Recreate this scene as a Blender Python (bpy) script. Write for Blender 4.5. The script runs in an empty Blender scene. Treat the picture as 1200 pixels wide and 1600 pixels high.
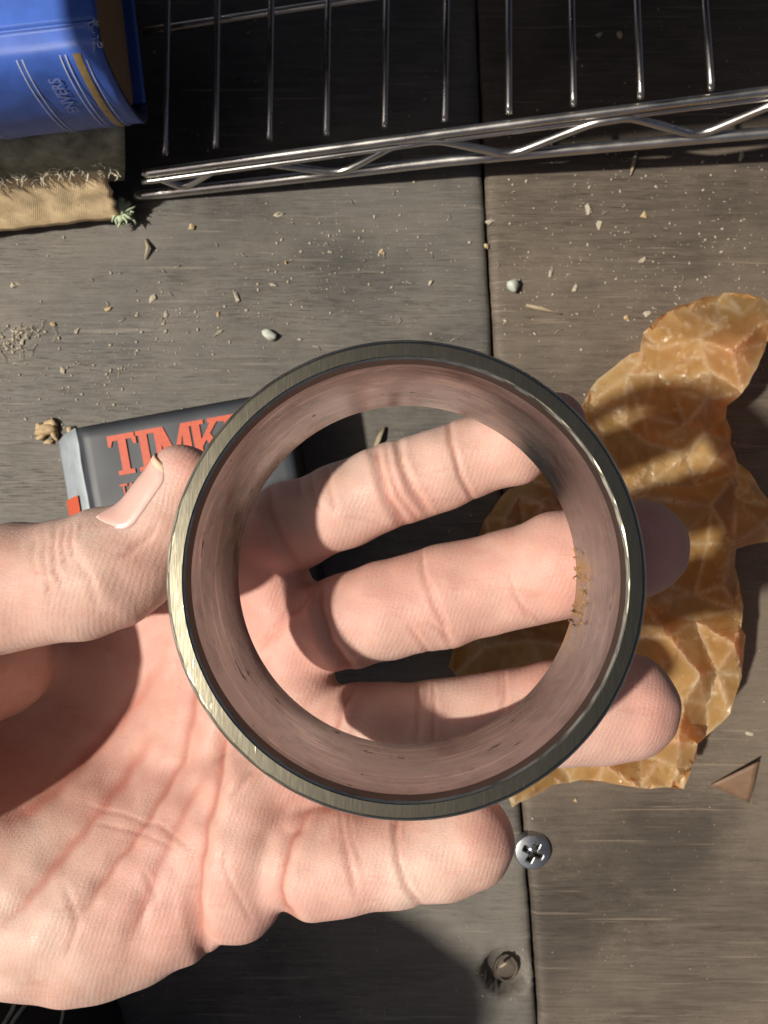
import bpy, bmesh, math, random
import numpy as np
from mathutils import Vector, Matrix, noise, geometry

random.seed(4); np.random.seed(4); noise.seed_set(3)
R = math.radians
SC = bpy.context.scene
COL = SC.collection
CM = 0.01                      # everything below is written in centimetres
CAMH, FPX = 32.0, 1250.0       # camera height above the boards, focal length in photo pixels

# ------------------------------------------------------------------ camera
cam = bpy.data.cameras.new("camera"); camo = bpy.data.objects.new("camera", cam); COL.objects.link(camo)
camo.location = (0, 0, CAMH * CM)
cam.sensor_fit = 'VERTICAL'; cam.sensor_height = 36.0; cam.lens = 36.0 * FPX / 1600.0
cam.clip_start = 0.01; cam.clip_end = 50
cam.dof.use_dof = True; cam.dof.focus_distance = 0.138; cam.dof.aperture_fstop = 60
SC.camera = camo
# ------------------------------------------------------------------ sky and sun
SUN_EL, SUN_AZ = 57.0, 191.0    # degrees; azimuth of the sun, counter-clockwise from +X
w = bpy.data.worlds.new("World"); SC.world = w; w.use_nodes = True
nt = w.node_tree; nt.nodes.clear()
sky = nt.nodes.new('ShaderNodeTexSky'); sky.sky_type = 'NISHITA'; sky.sun_disc = False
sky.sun_elevation = R(SUN_EL); sky.sun_rotation = R(90 - SUN_AZ)
sky.dust_density = 4.0; sky.air_density = 0.3; sky.ozone_density = 0.0
bg = nt.nodes.new('ShaderNodeBackground'); bg.inputs['Strength'].default_value = 0.05
wo = nt.nodes.new('ShaderNodeOutputWorld')
nt.links.new(sky.outputs[0], bg.inputs[0]); nt.links.new(bg.outputs[0], wo.inputs[0])
sun = bpy.data.lights.new("sun", 'SUN'); suno = bpy.data.objects.new("sun", sun); COL.objects.link(suno)
sun.energy = 4.4; sun.angle = R(2.0); sun.color = (1.0, 0.93, 0.82)
sd = Vector((math.cos(R(SUN_EL)) * math.cos(R(SUN_AZ)), math.cos(R(SUN_EL)) * math.sin(R(SUN_AZ)), math.sin(R(SUN_EL))))
suno.rotation_euler = sd.to_track_quat('Z', 'Y').to_euler()
suno.location = sd * 2
SC.view_settings.view_transform = 'Standard'; SC.view_settings.look = 'None'
SC.view_settings.gamma = 1; SC.view_settings.exposure = 0.14

# ------------------------------------------------------------------ helpers
def U(px, py, z):
    """photo pixel + height above the boards (cm) -> point in cm"""
    d = CAMH - z
    return Vector(((px - 600) * d / FPX, (800 - py) * d / FPX, z))

def link(name, me, mat=None, parent=None, **props):
    o = bpy.data.objects.new(name, me); COL.objects.link(o)
    if mat is not None:
        for m in (mat if isinstance(mat, (list, tuple)) else [mat]): me.materials.append(m)
    if parent is not None: o.parent = parent
    for k, v in props.items(): o[k] = v
    return o

def empty(name, p=(0, 0, 0), **props):
    o = bpy.data.objects.new(name, None); COL.objects.link(o)
    o.empty_display_size = 0.01
    for k, v in props.items(): o[k] = v
    return o

def mesh(name, vs, fs, smooth=True, mi=None):
    me = bpy.data.meshes.new(name)
    me.from_pydata([tuple(Vector(v) * CM) for v in vs], [], fs); me.update()
    if smooth: me.polygons.foreach_set('use_smooth', [True] * len(me.polygons))
    if mi is not None: me.polygons.foreach_set('material_index', mi)
    return me

class MB:
    def __init__(s): s.v = []; s.f = []
    def add(s, vs, fs):
        n = len(s.v); s.v += [Vector(v) for v in vs]; s.f += [tuple(i + n for i in f) for f in fs]
    def tube(s, pts, r, seg=10, caps=True, flat=1.0):
        pts = [Vector(p) for p in pts]; n = len(pts)
        rr = r if isinstance(r, (list, tuple)) else [r] * n
        t0 = (pts[1] - pts[0]).normalized()
        a = t0.orthogonal().normalized()
        vs = []
        for i, p in enumerate(pts):
            t = (pts[min(i + 1, n - 1)] - pts[max(i - 1, 0)]).normalized()
            a = (a - t * a.dot(t)).normalized(); b = t.cross(a)
            for k in range(seg):
                an = 2 * math.pi * k / seg
                vs.append(p + (a * math.cos(an) + b * math.sin(an) * flat) * rr[i])
        fs = [(i * seg + k, i * seg + (k + 1) % seg, (i + 1) * seg + (k + 1) % seg, (i + 1) * seg + k) for i in range(n - 1) for k in range(seg)]
        if caps: fs += [tuple(range(seg))[::-1], tuple((n - 1) * seg + k for k in range(seg))]
        s.add(vs, fs)
    def box(s, c, x, y, z):
        """c centre, x y z half-axis vectors"""
        c = Vector(c); vs = []
        for i in (-1, 1):
            for j in (-1, 1):
                for k in (-1, 1): vs.append(c + Vector(x) * i + Vector(y) * j + Vector(z) * k)
        s.add(vs, [(0, 1, 3, 2), (4, 6, 7, 5), (0, 4, 5, 1), (2, 3, 7, 6), (0, 2, 6, 4), (1, 5, 7, 3)])
    def blob(s, c, r, seed=0, n=1, amp=.3, sq=(1, 1, 1), rot=0):
        bm = bmesh.new(); bmesh.ops.create_icosphere(bm, subdivisions=n, radius=1)
        M = Matrix.Rotation(rot, 3, 'Z')
        vs = []
        for v in bm.verts:
            k = 1 + amp * noise.noise(v.co * 1.3 + Vector((seed * 3.1, seed * 1.7, seed)))
            q = M @ Vector((v.co.x * sq[0], v.co.y * sq[1], v.co.z * sq[2]))
            vs.append(Vector(c) + q * k * r)
        s.add(vs, [tuple(v.index for v in f.verts) for f in bm.faces]); bm.free()
    def build(s, name, mat, parent=None, smooth=True, **props):
        me = mesh(name, s.v, s.f, smooth)
        return link(name, me, mat, parent, **props)

def bevel(o, wdt, seg=2):
    m = o.modifiers.new('bevel', 'BEVEL'); m.width = wdt * CM; m.segments = seg; m.limit_method = 'ANGLE'; m.angle_limit = R(40)

def sst(a, b, x):
    t = min(1, max(0, (x - a) / (b - a))); return t * t * (3 - 2 * t)

# ------------------------------------------------------------------ materials
class NT:
    def __init__(s, name):
        s.m = bpy.data.materials.new(name); s.m.use_nodes = True
        s.t = s.m.node_tree; s.t.nodes.clear()
        s.out = s.n('OutputMaterial'); s.b = s.n('BsdfPrincipled'); s.l(s.b.outputs[0], s.out.inputs[0])
    def n(s, ty, **kw):
        x = s.t.nodes.new('ShaderNode' + ty)
        for k, v in kw.items(): setattr(x, k, v)
        return x
    def l(s, a, b): s.t.links.new(a, b)
    def P(s, **kw):
        for k, v in kw.items(): s.b.inputs[k.replace('_', ' ')].default_value = v
    def coord(s, scale=(1, 1, 1), rot=(0, 0, 0), loc=(0, 0, 0)):
        tc = s.n('TexCoord'); mp = s.n('Mapping')
        mp.inputs['Scale'].default_value = scale; mp.inputs['Rotation'].default_value = rot; mp.inputs['Location'].default_value = loc
        s.l(tc.outputs['Object'], mp.inputs[0]); return mp.outputs[0]
    def noise(s, vec, scale, detail=4, rough=.55, dist=0):
        x = s.n('TexNoise'); x.inputs['Scale'].default_value = scale; x.inputs['Detail'].default_value = detail
        x.inputs['Roughness'].default_value = rough; x.inputs['Distortion'].default_value = dist
        s.l(vec, x.inputs['Vector']); return x.outputs['Fac']
    def vor(s, vec, scale, feature='F1', rnd=1):
        x = s.n('TexVoronoi'); x.feature = feature; x.inputs['Scale'].default_value = scale; x.inputs['Randomness'].default_value = rnd
        s.l(vec, x.inputs['Vector']); return x.outputs['Distance']
    def ramp(s, f, *st):
        x = s.n('ValToRGB'); e = x.color_ramp.elements
        while len(e) < len(st): e.new(.5)
        for i, (p, c) in enumerate(st):
            e[i].position = p; e[i].color = (c, c, c, 1) if isinstance(c, (int, float)) else (*c, 1)
        s.l(f, x.inputs[0]); return x.outputs[0]
    def mix(s, f, a, b, mode='MIX'):
        x = s.n('Mix', data_type='RGBA', blend_type=mode)
        for i, v in ((0, f), (6, a), (7, b)):
            if isinstance(v, (int, float)): x.inputs[i].default_value = v if i == 0 else (v, v, v, 1)
            elif isinstance(v, tuple): x.inputs[i].default_value = (*v, 1)
            else: s.l(v, x.inputs[i])
        return x.outputs[2]
    def math(s, op, a, b=0.0):
        x = s.n('Math', operation=op)
        for i, v in enumerate((a, b)):
            if isinstance(v, (int, float)): x.inputs[i].default_value = v
            else: s.l(v, x.inputs[i])
        return x.outputs[0]
    def attr(s, name):
        x = s.n('Attribute'); x.attribute_name = name; return x.outputs['Fac']
    def bump(s, h, strength, dist, prev=None):
        x = s.n('Bump'); x.inputs['Strength'].default_value = strength; x.inputs['Distance'].default_value = dist * CM
        s.l(h, x.inputs['Height'])
        if prev is not None: s.l(prev, x.inputs['Normal'])
        return x.outputs[0]
    def col(s, c): s.l(c, s.b.inputs['Base Color'])
    def rough(s, c): s.l(c, s.b.inputs['Roughness'])
    def nrm(s, c): s.l(c, s.b.inputs['Normal'])

def simple(name, c, rough=.6, metal=0.0, nsc=300, namp=.25, bmp=.01, **kw):
    t = NT(name); v = t.coord(); n = t.noise(v, nsc, 5)
    t.col(t.mix(n, tuple(x * (1 - namp) for x in c), tuple(min(1, x * (1 + namp)) for x in c)))
    t.P(Roughness=rough, Metallic=metal, **kw)
    if bmp: t.nrm(t.bump(n, .6, bmp))
    return t.m

def wood_mat(name, dark, light, dusty, dust_amt, seed):
    t = NT(name)
    rz = R(-5)
    g1 = t.noise(t.coord((6, 90, 30), (0, 0, rz), (seed, seed * 2, 0)), 5.0, 8, .62, .6)
    g2 = t.noise(t.coord((14, 330, 60), (0, 0, rz), (seed, 0, 0)), 4.0, 5, .6, .2)
    vb = t.coord(loc=(seed, 1, 0)); big = t.noise(vb, 9, 6, .62, .4); mid = t.noise(vb, 38, 6, .7); fine = t.noise(vb, 900, 4, .7)
    g = t.math('ADD', t.math('MULTIPLY', g1, .6), t.math('MULTIPLY', g2, .4))
    c = t.mix(t.ramp(g, (.34, 0.0), (.64, 1.0)), dark, light)
    # dark checks and open pores along the grain, in streaky areas only
    pore = t.noise(t.coord((16, 420, 60), (0, 0, rz), (seed, 3, 0)), 6.0, 4, .7)
    pm = t.ramp(pore, (.34, 1.0), (.44, 0.0))
    area = t.ramp(t.noise(t.coord((8, 30, 8), (0, 0, rz), (seed, 9, 0)), 1.0, 3, .6), (.40, .15), (.62, 1.0))
    pm = t.math('MULTIPLY', pm, area)
    c = t.mix(t.math('MULTIPLY', pm, .75), c, tuple(x * .28 for x in dark))
    # old stains
    st = t.ramp(t.noise(vb, 6, 5, .65, .8), (.52, 0.0), (.66, 1.0)); c = t.mix(t.math('MULTIPLY', st, .6), c, tuple(x * .55 for x in dark))
    # settled dust, patchy and soft
    dm = t.ramp(t.math('ADD', t.math('MULTIPLY', big, .55), t.math('ADD', t.math('MULTIPLY', mid, .3), t.math('MULTIPLY', fine, .15))), (.45, 0.0), (.60, 1.0))
    c = t.mix(t.math('MULTIPLY', dm, dust_amt), c, dusty)
    sp = t.vor(vb, 330); spm = t.math('MULTIPLY', t.ramp(sp, (.06, 1.0), (.16, 0.0)), t.ramp(mid, (.45, 0.0), (.6, 1.0))); c = t.mix(t.math('MULTIPLY', spm, .55), c, tuple(min(1, x * 1.6) for x in dusty))
    # scuffs and scratches in two directions
    for ang, k in ((-24, 1.0), (31, 2.0), (8, 3.0)):
        sc = t.noise(t.coord((1.6, 60, 8), (0, 0, R(ang)), (seed, 0, k)), 9, 2, .5, .25)
        c = t.mix(t.math('MULTIPLY', t.ramp(sc, (.69, 0.0), (.715, 1.0)), .38), c, tuple(min(1, x * 1.5) for x in dusty))
    t.col(c); t.P(Roughness=.62); t.b.inputs['Specular IOR Level'].default_value = .4
    b = t.bump(g, .6, .04); b = t.bump(pm, .5, -.04, b); b = t.bump(mid, .35, .03, b); b = t.bump(fine, .35, .012, b); t.nrm(b)
    return t.m

def skin_mat():
    t = NT('skin'); v = t.coord()
    n1 = t.noise(v, 50, 6, .68); n2 = t.noise(v, 170, 4, .6); n3 = t.noise(v, 14, 2)
    c = t.mix(t.ramp(n1, (.32, 0.0), (.68, 1.0)), (.53, .325, .255), (.67, .50, .42))
    c = t.mix(t.math('MULTIPLY', t.ramp(n3, (.42, 0.0), (.60, 1.0)), .6), c, (.60, .31, .26))
    c = t.mix(t.math('MULTIPLY', t.ramp(n2, (.50, 0.0), (.72, 1.0)), .25), c, (.76, .56, .47))
    bl = t.vor(t.coord((1, 1.4, 1), (0, 0, R(30))), 130); c = t.mix(t.math('MULTIPLY', t.ramp(bl, (.15, 1.0), (.6, 0.0)), .15), c, (.62, .30, .25))
    fl = t.noise(t.coord((70, 420, 200), (0, 0, R(62))), 1.0, 3, .6, .6); c = t.mix(t.math('MULTIPLY', t.ramp(fl, (.60, 0.0), (.68, 1.0)), .30), c, (.52, .26, .20))
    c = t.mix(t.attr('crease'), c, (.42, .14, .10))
    c = t.mix(t.math('MULTIPLY', t.attr('pink'), t.ramp(n1, (.3, .15), (.7, .55))), c, (.66, .26, .21))
    t.col(c)
    t.b.inputs['Specular IOR Level'].default_value = .36
    t.b.inputs['Subsurface Weight'].default_value = .55
    t.b.inputs['Subsurface Radius'].default_value = (1.0, .32, .16)
    t.b.inputs['Subsurface Scale'].default_value = .0022
    t.b.subsurface_method = 'RANDOM_WALK'
    # skin relief: ridges along the finger, cross-hatched cells, pores
    vr = t.coord((1, 1, 1), (0, 0, R(18))); w_ = t.n('TexWave'); w_.inputs['Scale'].default_value = 330; w_.inputs['Distortion'].default_value = 7
    w_.inputs['Detail'].default_value = 3; w_.inputs['Detail Scale'].default_value = .35; t.l(vr, w_.inputs['Vector'])
    cell = t.vor(t.coord((1, 1.8, 1), (0, 0, R(20))), 900, 'DISTANCE_TO_EDGE')
    vw = t.coord((420, 60, 120), (0, 0, R(-18))); wr = t.noise(vw, 1.0, 3, .6, .5)
    b = t.bump(w_.outputs['Fac'], .45, .005); b = t.bump(t.ramp(cell, (0, 0.0), (.14, 1.0)), .38, .007, b)
    b = t.bump(wr, .3, .02, b); b = t.bump(n2, .5, .03, b); b = t.bump(t.noise(v, 1400, 3, .7), .4, .006, b)
    t.nrm(b)
    t.rough(t.ramp(n2, (.35, .44), (.65, .62)))
    return t.m

def steel_mat(name, base, lo, hi, mode):
    t = NT(name); t.P(Metallic=1.0)
    v = t.coord(); n = t.noise(v, 60, 4); nb = t.noise(v, 25, 3)
    c = t.mix(n, tuple(x * .82 for x in base), tuple(min(1, x * 1.12) for x in base))
    if mode == 'face':
        vs = t.coord((3800, 260, 200), (0, 0, R(-38))); s1 = t.noise(vs, 1.0, 3, .7)
        vs2 = t.coord((4200, 330, 60), (0, 0, R(-30)), (3, 1, 0)); s2 = t.noise(vs2, 1.0, 1, .5)
        m2 = t.ramp(s2, (.70, 0.0), (.76, 1.0))
        vs3 = t.coord((1800, 160, 60), (0, 0, R(48)), (7, 1, 0)); m3 = t.ramp(t.noise(vs3, 1.0, 1, .5), (.73, 0.0), (.76, 1.0))
        b = t.bump(s1, .18, .0015); b = t.bump(m2, .2, .001, b); b = t.bump(m3, .3, .0015, b); t.nrm(b)
        t.rough(t.ramp(s1, (.3, lo), (.7, hi)))
        c = t.mix(t.math('MULTIPLY', m2, .2), c, (.85, .82, .72))
    elif mode == 'bore':
        # machining marks run round the bore
        vz = t.coord((25, 25, 3200)); s1 = t.noise(vz, 1.0, 3, .6)
        sm = t.ramp(t.noise(t.coord((120, 120, 260)), 1.0, 6, .7, .6), (.46, 0.0), (.62, 1.0))
        c = t.mix(t.math('MULTIPLY', t.ramp(t.noise(t.coord((50, 50, 1500), loc=(4, 1, 2)), 1.0, 3, .6), (.55, 0.0), (.68, 1.0)), .35), c, (.72, .72, .70))  # pale streaks painted into the colour as highlights
        c = t.mix(t.math('MULTIPLY', sm, .5), c, tuple(x * .55 for x in base))
        vd = t.coord((260, 90, 700), (.3, .2, .9)); dd = t.ramp(t.noise(vd, 1.0, 3, .55), (.695, 0.0), (.72, 1.0))
        c = t.mix(t.math('MULTIPLY', dd, .9), c, (.03, .02, .014))
        gr = t.attr('grease'); gn = t.math('MULTIPLY', gr, t.ramp(t.noise(t.coord((500, 160, 160)), 1.0, 5, .7), (.36, 0.0), (.58, 1.0)))
        c = t.mix(gn, c, (.30, .165, .045))
        t.rough(t.ramp(t.noise(t.coord((60, 60, 260)), 1.0, 5, .65), (.32, lo), (.66, hi)))
        b = t.bump(s1, .2, .004); b = t.bump(gn, .5, .02, b); b = t.bump(dd, .4, .01, b); t.nrm(b)
        t.l(t.math('SUBTRACT', 1.0, t.math('MULTIPLY', t.math('MAXIMUM', gn, dd), .8)), t.b.inputs['Metallic'])
    else:
        t.rough(t.ramp(n, (.3, lo), (.7, hi))); t.nrm(t.bump(t.noise(v, 700, 3), .3, .006))
    t.col(c); return t.m

def paper_mat():
    t = NT('waxed_kraft_paper'); v = t.coord()
    n = t.noise(v, 45, 5, .6); f = t.noise(v, 600, 4, .6)
    c = t.mix(t.ramp(n, (.3, 0.0), (.7, 1.0)), (.60, .35, .12), (.80, .53, .23))
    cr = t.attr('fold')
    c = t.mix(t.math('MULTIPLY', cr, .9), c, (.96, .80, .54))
    b = t.bump(f, .25, .008)
    vw = t.coord((1, 1, 1), (0, 0, .4)); cw = t.vor(vw, 120, 'DISTANCE_TO_EDGE'); m = t.ramp(cw, (0, 1.0), (.05, 0.0))
    mm = t.math('MULTIPLY', m, t.ramp(t.noise(v, 60, 2), (.45, 0.0), (.6, 1.0)))
    c = t.mix(t.math('MULTIPLY', mm, .2), c, (.80, .52, .26))
    b = t.bump(mm, .5, .02, b)
    t.col(c); t.P(Roughness=.30); t.b.inputs['Specular IOR Level'].default_value = .55; t.nrm(b)
    tr = t.n('BsdfTranslucent'); t.l(t.mix(1.0, c, (.95, .62, .30), 'MULTIPLY'), tr.inputs[0]); t.l(b, tr.inputs['Normal'])
    mx = t.n('MixShader'); mx.inputs[0].default_value = .6
    t.l(t.b.outputs[0], mx.inputs[1]); t.l(tr.outputs[0], mx.inputs[2]); t.l(mx.outputs[0], t.out.inputs[0])
    return t.m

def cloth_mat(name, c, weave=1200, rough=.75, amp=.3, sheen=0, wx=1.0):
    t = NT(name); v = t.coord((1, 1, 1), (0, 0, R(40)))
    w1 = t.n('TexWave'); w1.inputs['Scale'].default_value = weave; w1.inputs['Distortion'].default_value = .6; t.l(v, w1.inputs[0])
    n = t.noise(t.coord(), 120, 5, .65)
    col = t.mix(t.ramp(n, (.3, 0.0), (.7, 1.0)), tuple(x * (1 - amp) for x in c), tuple(min(1, x * (1 + amp)) for x in c))
    t.col(col); t.P(Roughness=rough)
    t.nrm(t.bump(n, .3, .02, t.bump(w1.outputs['Fac'], .4 * wx, .008))); return t.m

M = {}
M['wood_l'] = wood_mat('grey_weathered_board', (.060, .055, .048), (.130, .123, .112), (.19, .168, .138), .6, 1.0)
M['wood_r'] = wood_mat('brown_weathered_board', (.058, .045, .034), (.130, .106, .083), (.185, .147, .108), .6, 7.0)
M['under'] = simple('dark_joist', (.02, .016, .013), .9)
M['skin'] = skin_mat()
M['nail'] = simple('fingernail', (.78, .45, .39), .25, 0, 200, .06, .004, Specular_IOR_Level=.5, Subsurface_Weight=.3, Subsurface_Scale=.002)
M['nail_edge'] = simple('nail_free_edge', (.82, .58, .40), .35, 0, 300, .1, .003)
M['face'] = steel_mat('ground_steel_face', (.34, .32, .235), .13, .22, 'face')
M['bore'] = steel_mat('raceway_steel', (.32, .355, .375), .12, .32, 'bore')
M['cham'] = steel_mat('chamfer_steel', (.66, .62, .50), .20, .38, 'plain')
M['painted_dark'] = simple('dark_reflection_and_shade', (.016, .013, .011), .35, 0, 300, .4, .004)  # painted black: dark reflection on the chamfer, shade in the screw recess
M['outer'] = steel_mat('outer_steel', (.42, .40, .36), .22, .4, 'plain')
M['grease'] = simple('dried_grease', (.26, .14, .04), .35, 0, 500, .5, .02)
M['chrome'] = steel_mat('chromed_wire', (.70, .68, .64), .22, .40, 'plain')
M['paper'] = paper_mat()
M['scrap'] = simple('brown_paper_scrap', (.16, .095, .055), .6, 0, 300, .3, .01)
M['box'] = simple('dark_printed_card', (.034, .039, .048), .50, 0, 90, .45, .008)
M['box_in'] = simple('black_card_edge', (.014, .012, .011), .8)
M['box_side'] = simple('pale_blue_grey_card', (.30, .34, .37), .5, 0, 220, .3, .02)
M['orange'] = simple('orange_ink', (.52, .085, .035), .55, 0, 600, .22, .004)
M['blue'] = cloth_mat('blue_book_cloth', (.060, .145, .56), 1500, .42, .16)
M['blue_in'] = cloth_mat('dark_blue_lining', (.015, .03, .10), 1500, .6, .2)
M['gold'] = simple('worn_gilt', (.42, .30, .13), .42, .4, 500, .4, .006)
M['silver'] = simple('pale_tooling', (.46, .54, .74), .45, .0, 700, .3, .004)
M['ink_grey'] = simple('faded_stamped_lettering', (.20, .26, .55), .5, .0, 900, .5, .004)
M['pages'] = None
M['oldcloth'] = cloth_mat('mouldy_grey_green_cloth', (.27, .27, .20), 900, .85, .55)
M['oldtop'] = cloth_mat('worn_charcoal_board', (.045, .048, .045), 900, .8, .5)
M['mull'] = cloth_mat('tan_mull_lining', (.74, .56, .33), 700, .85, .3, 0, 2.0)
M['fray'] = simple('frayed_thread', (.72, .66, .50), .8, 0, 400, .3, .02)
M['green'] = simple('pale_green_frayed_cloth', (.42, .50, .33), .8, 0, 500, .3, .02)
M['zinc'] = steel_mat('zinc_plated_steel', (.55, .58, .60), .24, .42, 'plain')
M['grit'] = simple('pale_grit', (.40, .35, .27), .8, 0, 60, .45, .02)
M['stone'] = simple('pale_greenish_stone', (.50, .53, .46), .7, 0, 500, .3, .03)
M['husk'] = simple('tan_seed_husk', (.46, .34, .19), .8, 0, 500, .4, .03)
M['twig'] = simple('dry_straw', (.33, .265, .18), .8, 0, 500, .4, .02)
M['cloth_k'] = cloth_mat('black_cloth', (.012, .012, .014), 800, .8, .4)
M['piping'] = cloth_mat('grey_piping', (.30, .32, .29), 900, .7, .3)
def page_mat(name, c):
    t = NT(name); v = t.coord((1, 1, 1)); s = t.noise(t.coord((20, 20, 3000)), 1.0, 3, .6)
    t.col(t.mix(s, tuple(x * .55 for x in c), c)); t.P(Roughness=.85); t.nrm(t.bump(s, .6, .02)); return t.m
M['pages'] = page_mat('brown_page_edges', (.36, .22, .12)); M['pages2'] = page_mat('dark_foxed_pages', (.22, .12, .06))

# ------------------------------------------------------------------ floor boards
JOINT = [(735, -300), (745, 0), (757, 300), (770, 530), (795, 900), (814, 1250), (828, 1400), (842, 1620), (862, 2000)]
def joint_x(Y):
    pts = [U(a, b, 0) for a, b in JOINT]
    if Y >= pts[0].y: return pts[0].x
    for a, b in zip(pts, pts[1:]):
        if a.y >= Y >= b.y: return a.x + (b.x - a.x) * (a.y - Y) / (a.y - b.y)
    return pts[-1].x
floor = empty('floor', kind='structure')
HOLE = U(790, 1520, 0)
def board(side, mat):
    fine = [i * .2 for i in range(0, 24)]
    off = fine + [4.8 + i * .6 for i in range(0, 46)] + [34, 40, 50, 65, 85, 110]
    ys = sorted(set([round(x, 3) for x in list(np.arange(-22, -15.5, .14)) + list(np.arange(-15.5, 22, .3))] + [-110, -80, -55, -40, -30, -25, 25, 30, 40, 60, 85, 110]))
    vs = []; hole = []
    for y in ys:
        jx = joint_x(y); ragged = .035 * noise.noise(Vector((y * 3.1, side * 9, 0))) + .05 * noise.noise(Vector((y * .7, side * 9, 4)))
        for k, o_ in enumerate(off):
            x = jx + side * (.06 + o_) + (ragged if k < 2 else 0)
            z = .012 * noise.noise(Vector((x * .5, y * .9, side)))
            if k == 0: z -= .12
            if k == 1: z -= .02 + .02 * abs(noise.noise(Vector((y * 4, 3, side))))
            if side < 0:
                dd = math.hypot(x - HOLE.x, (y - HOLE.y)) + .07 * noise.noise(Vector((x * 3, y * 3, 0)))
                if dd < 1.3: z -= .75 * (1 - sst(.78, .98, dd))
                if .9 < dd < 1.4: z += .06 * noise.noise(Vector((x * 6, y * 6, 2)))
            vs.append((x, y, z))
    n = len(off); fs = []
    for j in range(len(ys) - 1):
        for i in range(n - 1):
            q = (j * n + i, j * n + i + 1, (j + 1) * n + i + 1, (j + 1) * n + i)
            fs.append(q if side > 0 else q[::-1])
    # edge going down
    b0 = len(vs)
    for j, y in enumerate(ys): x, yy, z = vs[j * n]; vs.append((x, yy, -1.8))
    for j in range(len(ys) - 1):
        q = (j * n, (j + 1) * n, b0 + j + 1, b0 + j); fs.append(q if side > 0 else q[::-1])
    me = mesh('board', vs, fs); return link('board', me, mat, floor)
board(-1, M['wood_l'])['label'] = 'greyer board left of the joint'
board(1, M['wood_r'])['label'] = 'browner board right of the joint'
mb = MB(); mb.box((0, 0, -2.4), (115, 0, 0), (0, 115, 0), (0, 0, .5)); mb.build('joist', M['under'], floor, False)
# rubbish inside the countersunk hole belongs to the board's plug
mb = MB()
hc = HOLE
mb.tube([hc + Vector((.1 + .45 * math.cos(a), .5 * math.sin(a) - .1, -.52 + .05 * math.sin(3 * a))) for a in [i * .5 for i in range(14)]], .06, 6)
mb.blob(hc + Vector((.1, -.15, -.66)), .5, 3, 2, .5, (1, 1, .4))
mb.build('wood_plug', M['wood_r'], floor)
mb = MB(); mb.tube([hc + Vector((-.20, .12, -.2)), hc + Vector((-.02, .30, -.1)), hc + Vector((.08, .36, -.08))], [.05, .06, .03], 6)
mb.build('wood_splinter', M['twig'], None, label='short pale splinter lodged in the round screw hole near the bottom', category='splinter')

# ------------------------------------------------------------------ hand: one implicit surface, meshed with surface nets
H = .055
LO = np.array([-14.5, -13.5, 8.0]); HI = np.array([7.0, 4.6, 20.2])
NXYZ = ((HI - LO) / H).astype(int) + 1
ax = [LO[i] + H * np.arange(NXYZ[i]) for i in range(3)]
def new_field(): return np.full(NXYZ, 50.0, np.float32)
def P4(px, py, d, r):          # pixel, distance from camera, half width in pixels -> centre, radius
    return U(px, py, CAMH - d), r * d / FPX
def put(F, a, ra, b, rb, k, squash=1.0):
    a = np.array(a); b = np.array(b); m = max(ra, rb) + k + .25
    lo = np.maximum(((np.minimum(a, b) - m - LO) / H).astype(int), 0); hi = np.minimum(((np.maximum(a, b) + m - LO) / H).astype(int) + 2, NXYZ)
    if np.any(hi <= lo): return
    sl = tuple(slice(lo[i], hi[i]) for i in range(3))
    X = (ax[0][sl[0]][:, None, None] - a[0]).astype(np.float32); Y = (ax[1][sl[1]][None, :, None] - a[1]).astype(np.float32); Z = (ax[2][sl[2]][None, None, :] - a[2]).astype(np.float32)
    ba = b - a; L2 = float(ba @ ba) + 1e-9
    t = np.clip((X * ba[0] + Y * ba[1] + Z * ba[2]) / L2, 0, 1)
    dx = X - t * ba[0]; dy = Y - t * ba[1]; dz = Z - t * ba[2]
    D = np.sqrt(dx * dx + dy * dy + (dz * squash) ** 2) - (ra + (rb - ra) * t)
    G = F[sl]
    if k <= 0: F[sl] = np.minimum(G, D)
    else:
        h = np.maximum(k - np.abs(G - D), 0) / k
        F[sl] = np.minimum(G, D) - h * h * k * .25
def chain(F, pts, k, squash=1.0):
    q = [P4(*p) for p in pts]
    if len(q) == 1: put(F, q[0][0], q[0][1], q[0][0], q[0][1], k, squash)
    for (a, ra), (b, rb) in zip(q, q[1:]): put(F, a, ra, b, rb, k, squash)
def smin(A, B, k):
    h = np.maximum(k - np.abs(A - B), 0) / k
    return np.minimum(A, B) - h * h * k * .25

#HAND-BEGIN
palm = new_field()
for c in ([(-220, 1090, 20.0, 100), (150, 1010, 21.7, 88), (400, 885, 18.5, 78)],
          [(-220, 1170, 20.3, 100), (150, 1110, 22.0, 88), (425, 990, 18.5, 78)],
          [(-220, 1270, 19.8, 105), (150, 1220, 20.7, 90), (440, 1115, 18.1, 78)],
          [(-220, 1330, 19.2, 105), (150, 1330, 18.6, 105), (375, 1290, 17.7, 92)]):
    chain(palm, c, 1.0)
chain(palm, [(-220, 1345, 18.6, 122), (40, 1408, 18.1, 118), (150, 1418, 18.0, 118), (272, 1388, 17.9, 112)], .9)       # hypothenar
chain(palm, [(-300, 1120, 15.0, 190), (-225, 1110, 15.4, 140), (-215, 1090, 16.2, 118), (-10, 1040, 18.7, 85)], .8)  # thenar raised out of view so its shade falls on the palm
chain(palm, [(0, 942, 16.3, 80), (190, 925, 16.5, 56)], .7)  # hidden bulge under the thumb, added to shade the palm
chain(palm, [(-260, 1230, 15.8, 150), (-235, 1190, 16.3, 120)], .9)        # thenar, bulge added out of view to shade the palm
chain(palm, [(388, 1235, 17.25, 70), (378, 1330, 17.1, 78), (368, 1390, 17.2, 78)], .35)         # pad below the little finger
chain(palm, [(440, 1170, 17.6, 66), (465, 1085, 17.7, 64)], .4)                                  # pad below the ring finger
chain(palm, [(462, 1000, 17.7, 58), (440, 940, 17.8, 56)], .4)
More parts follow.
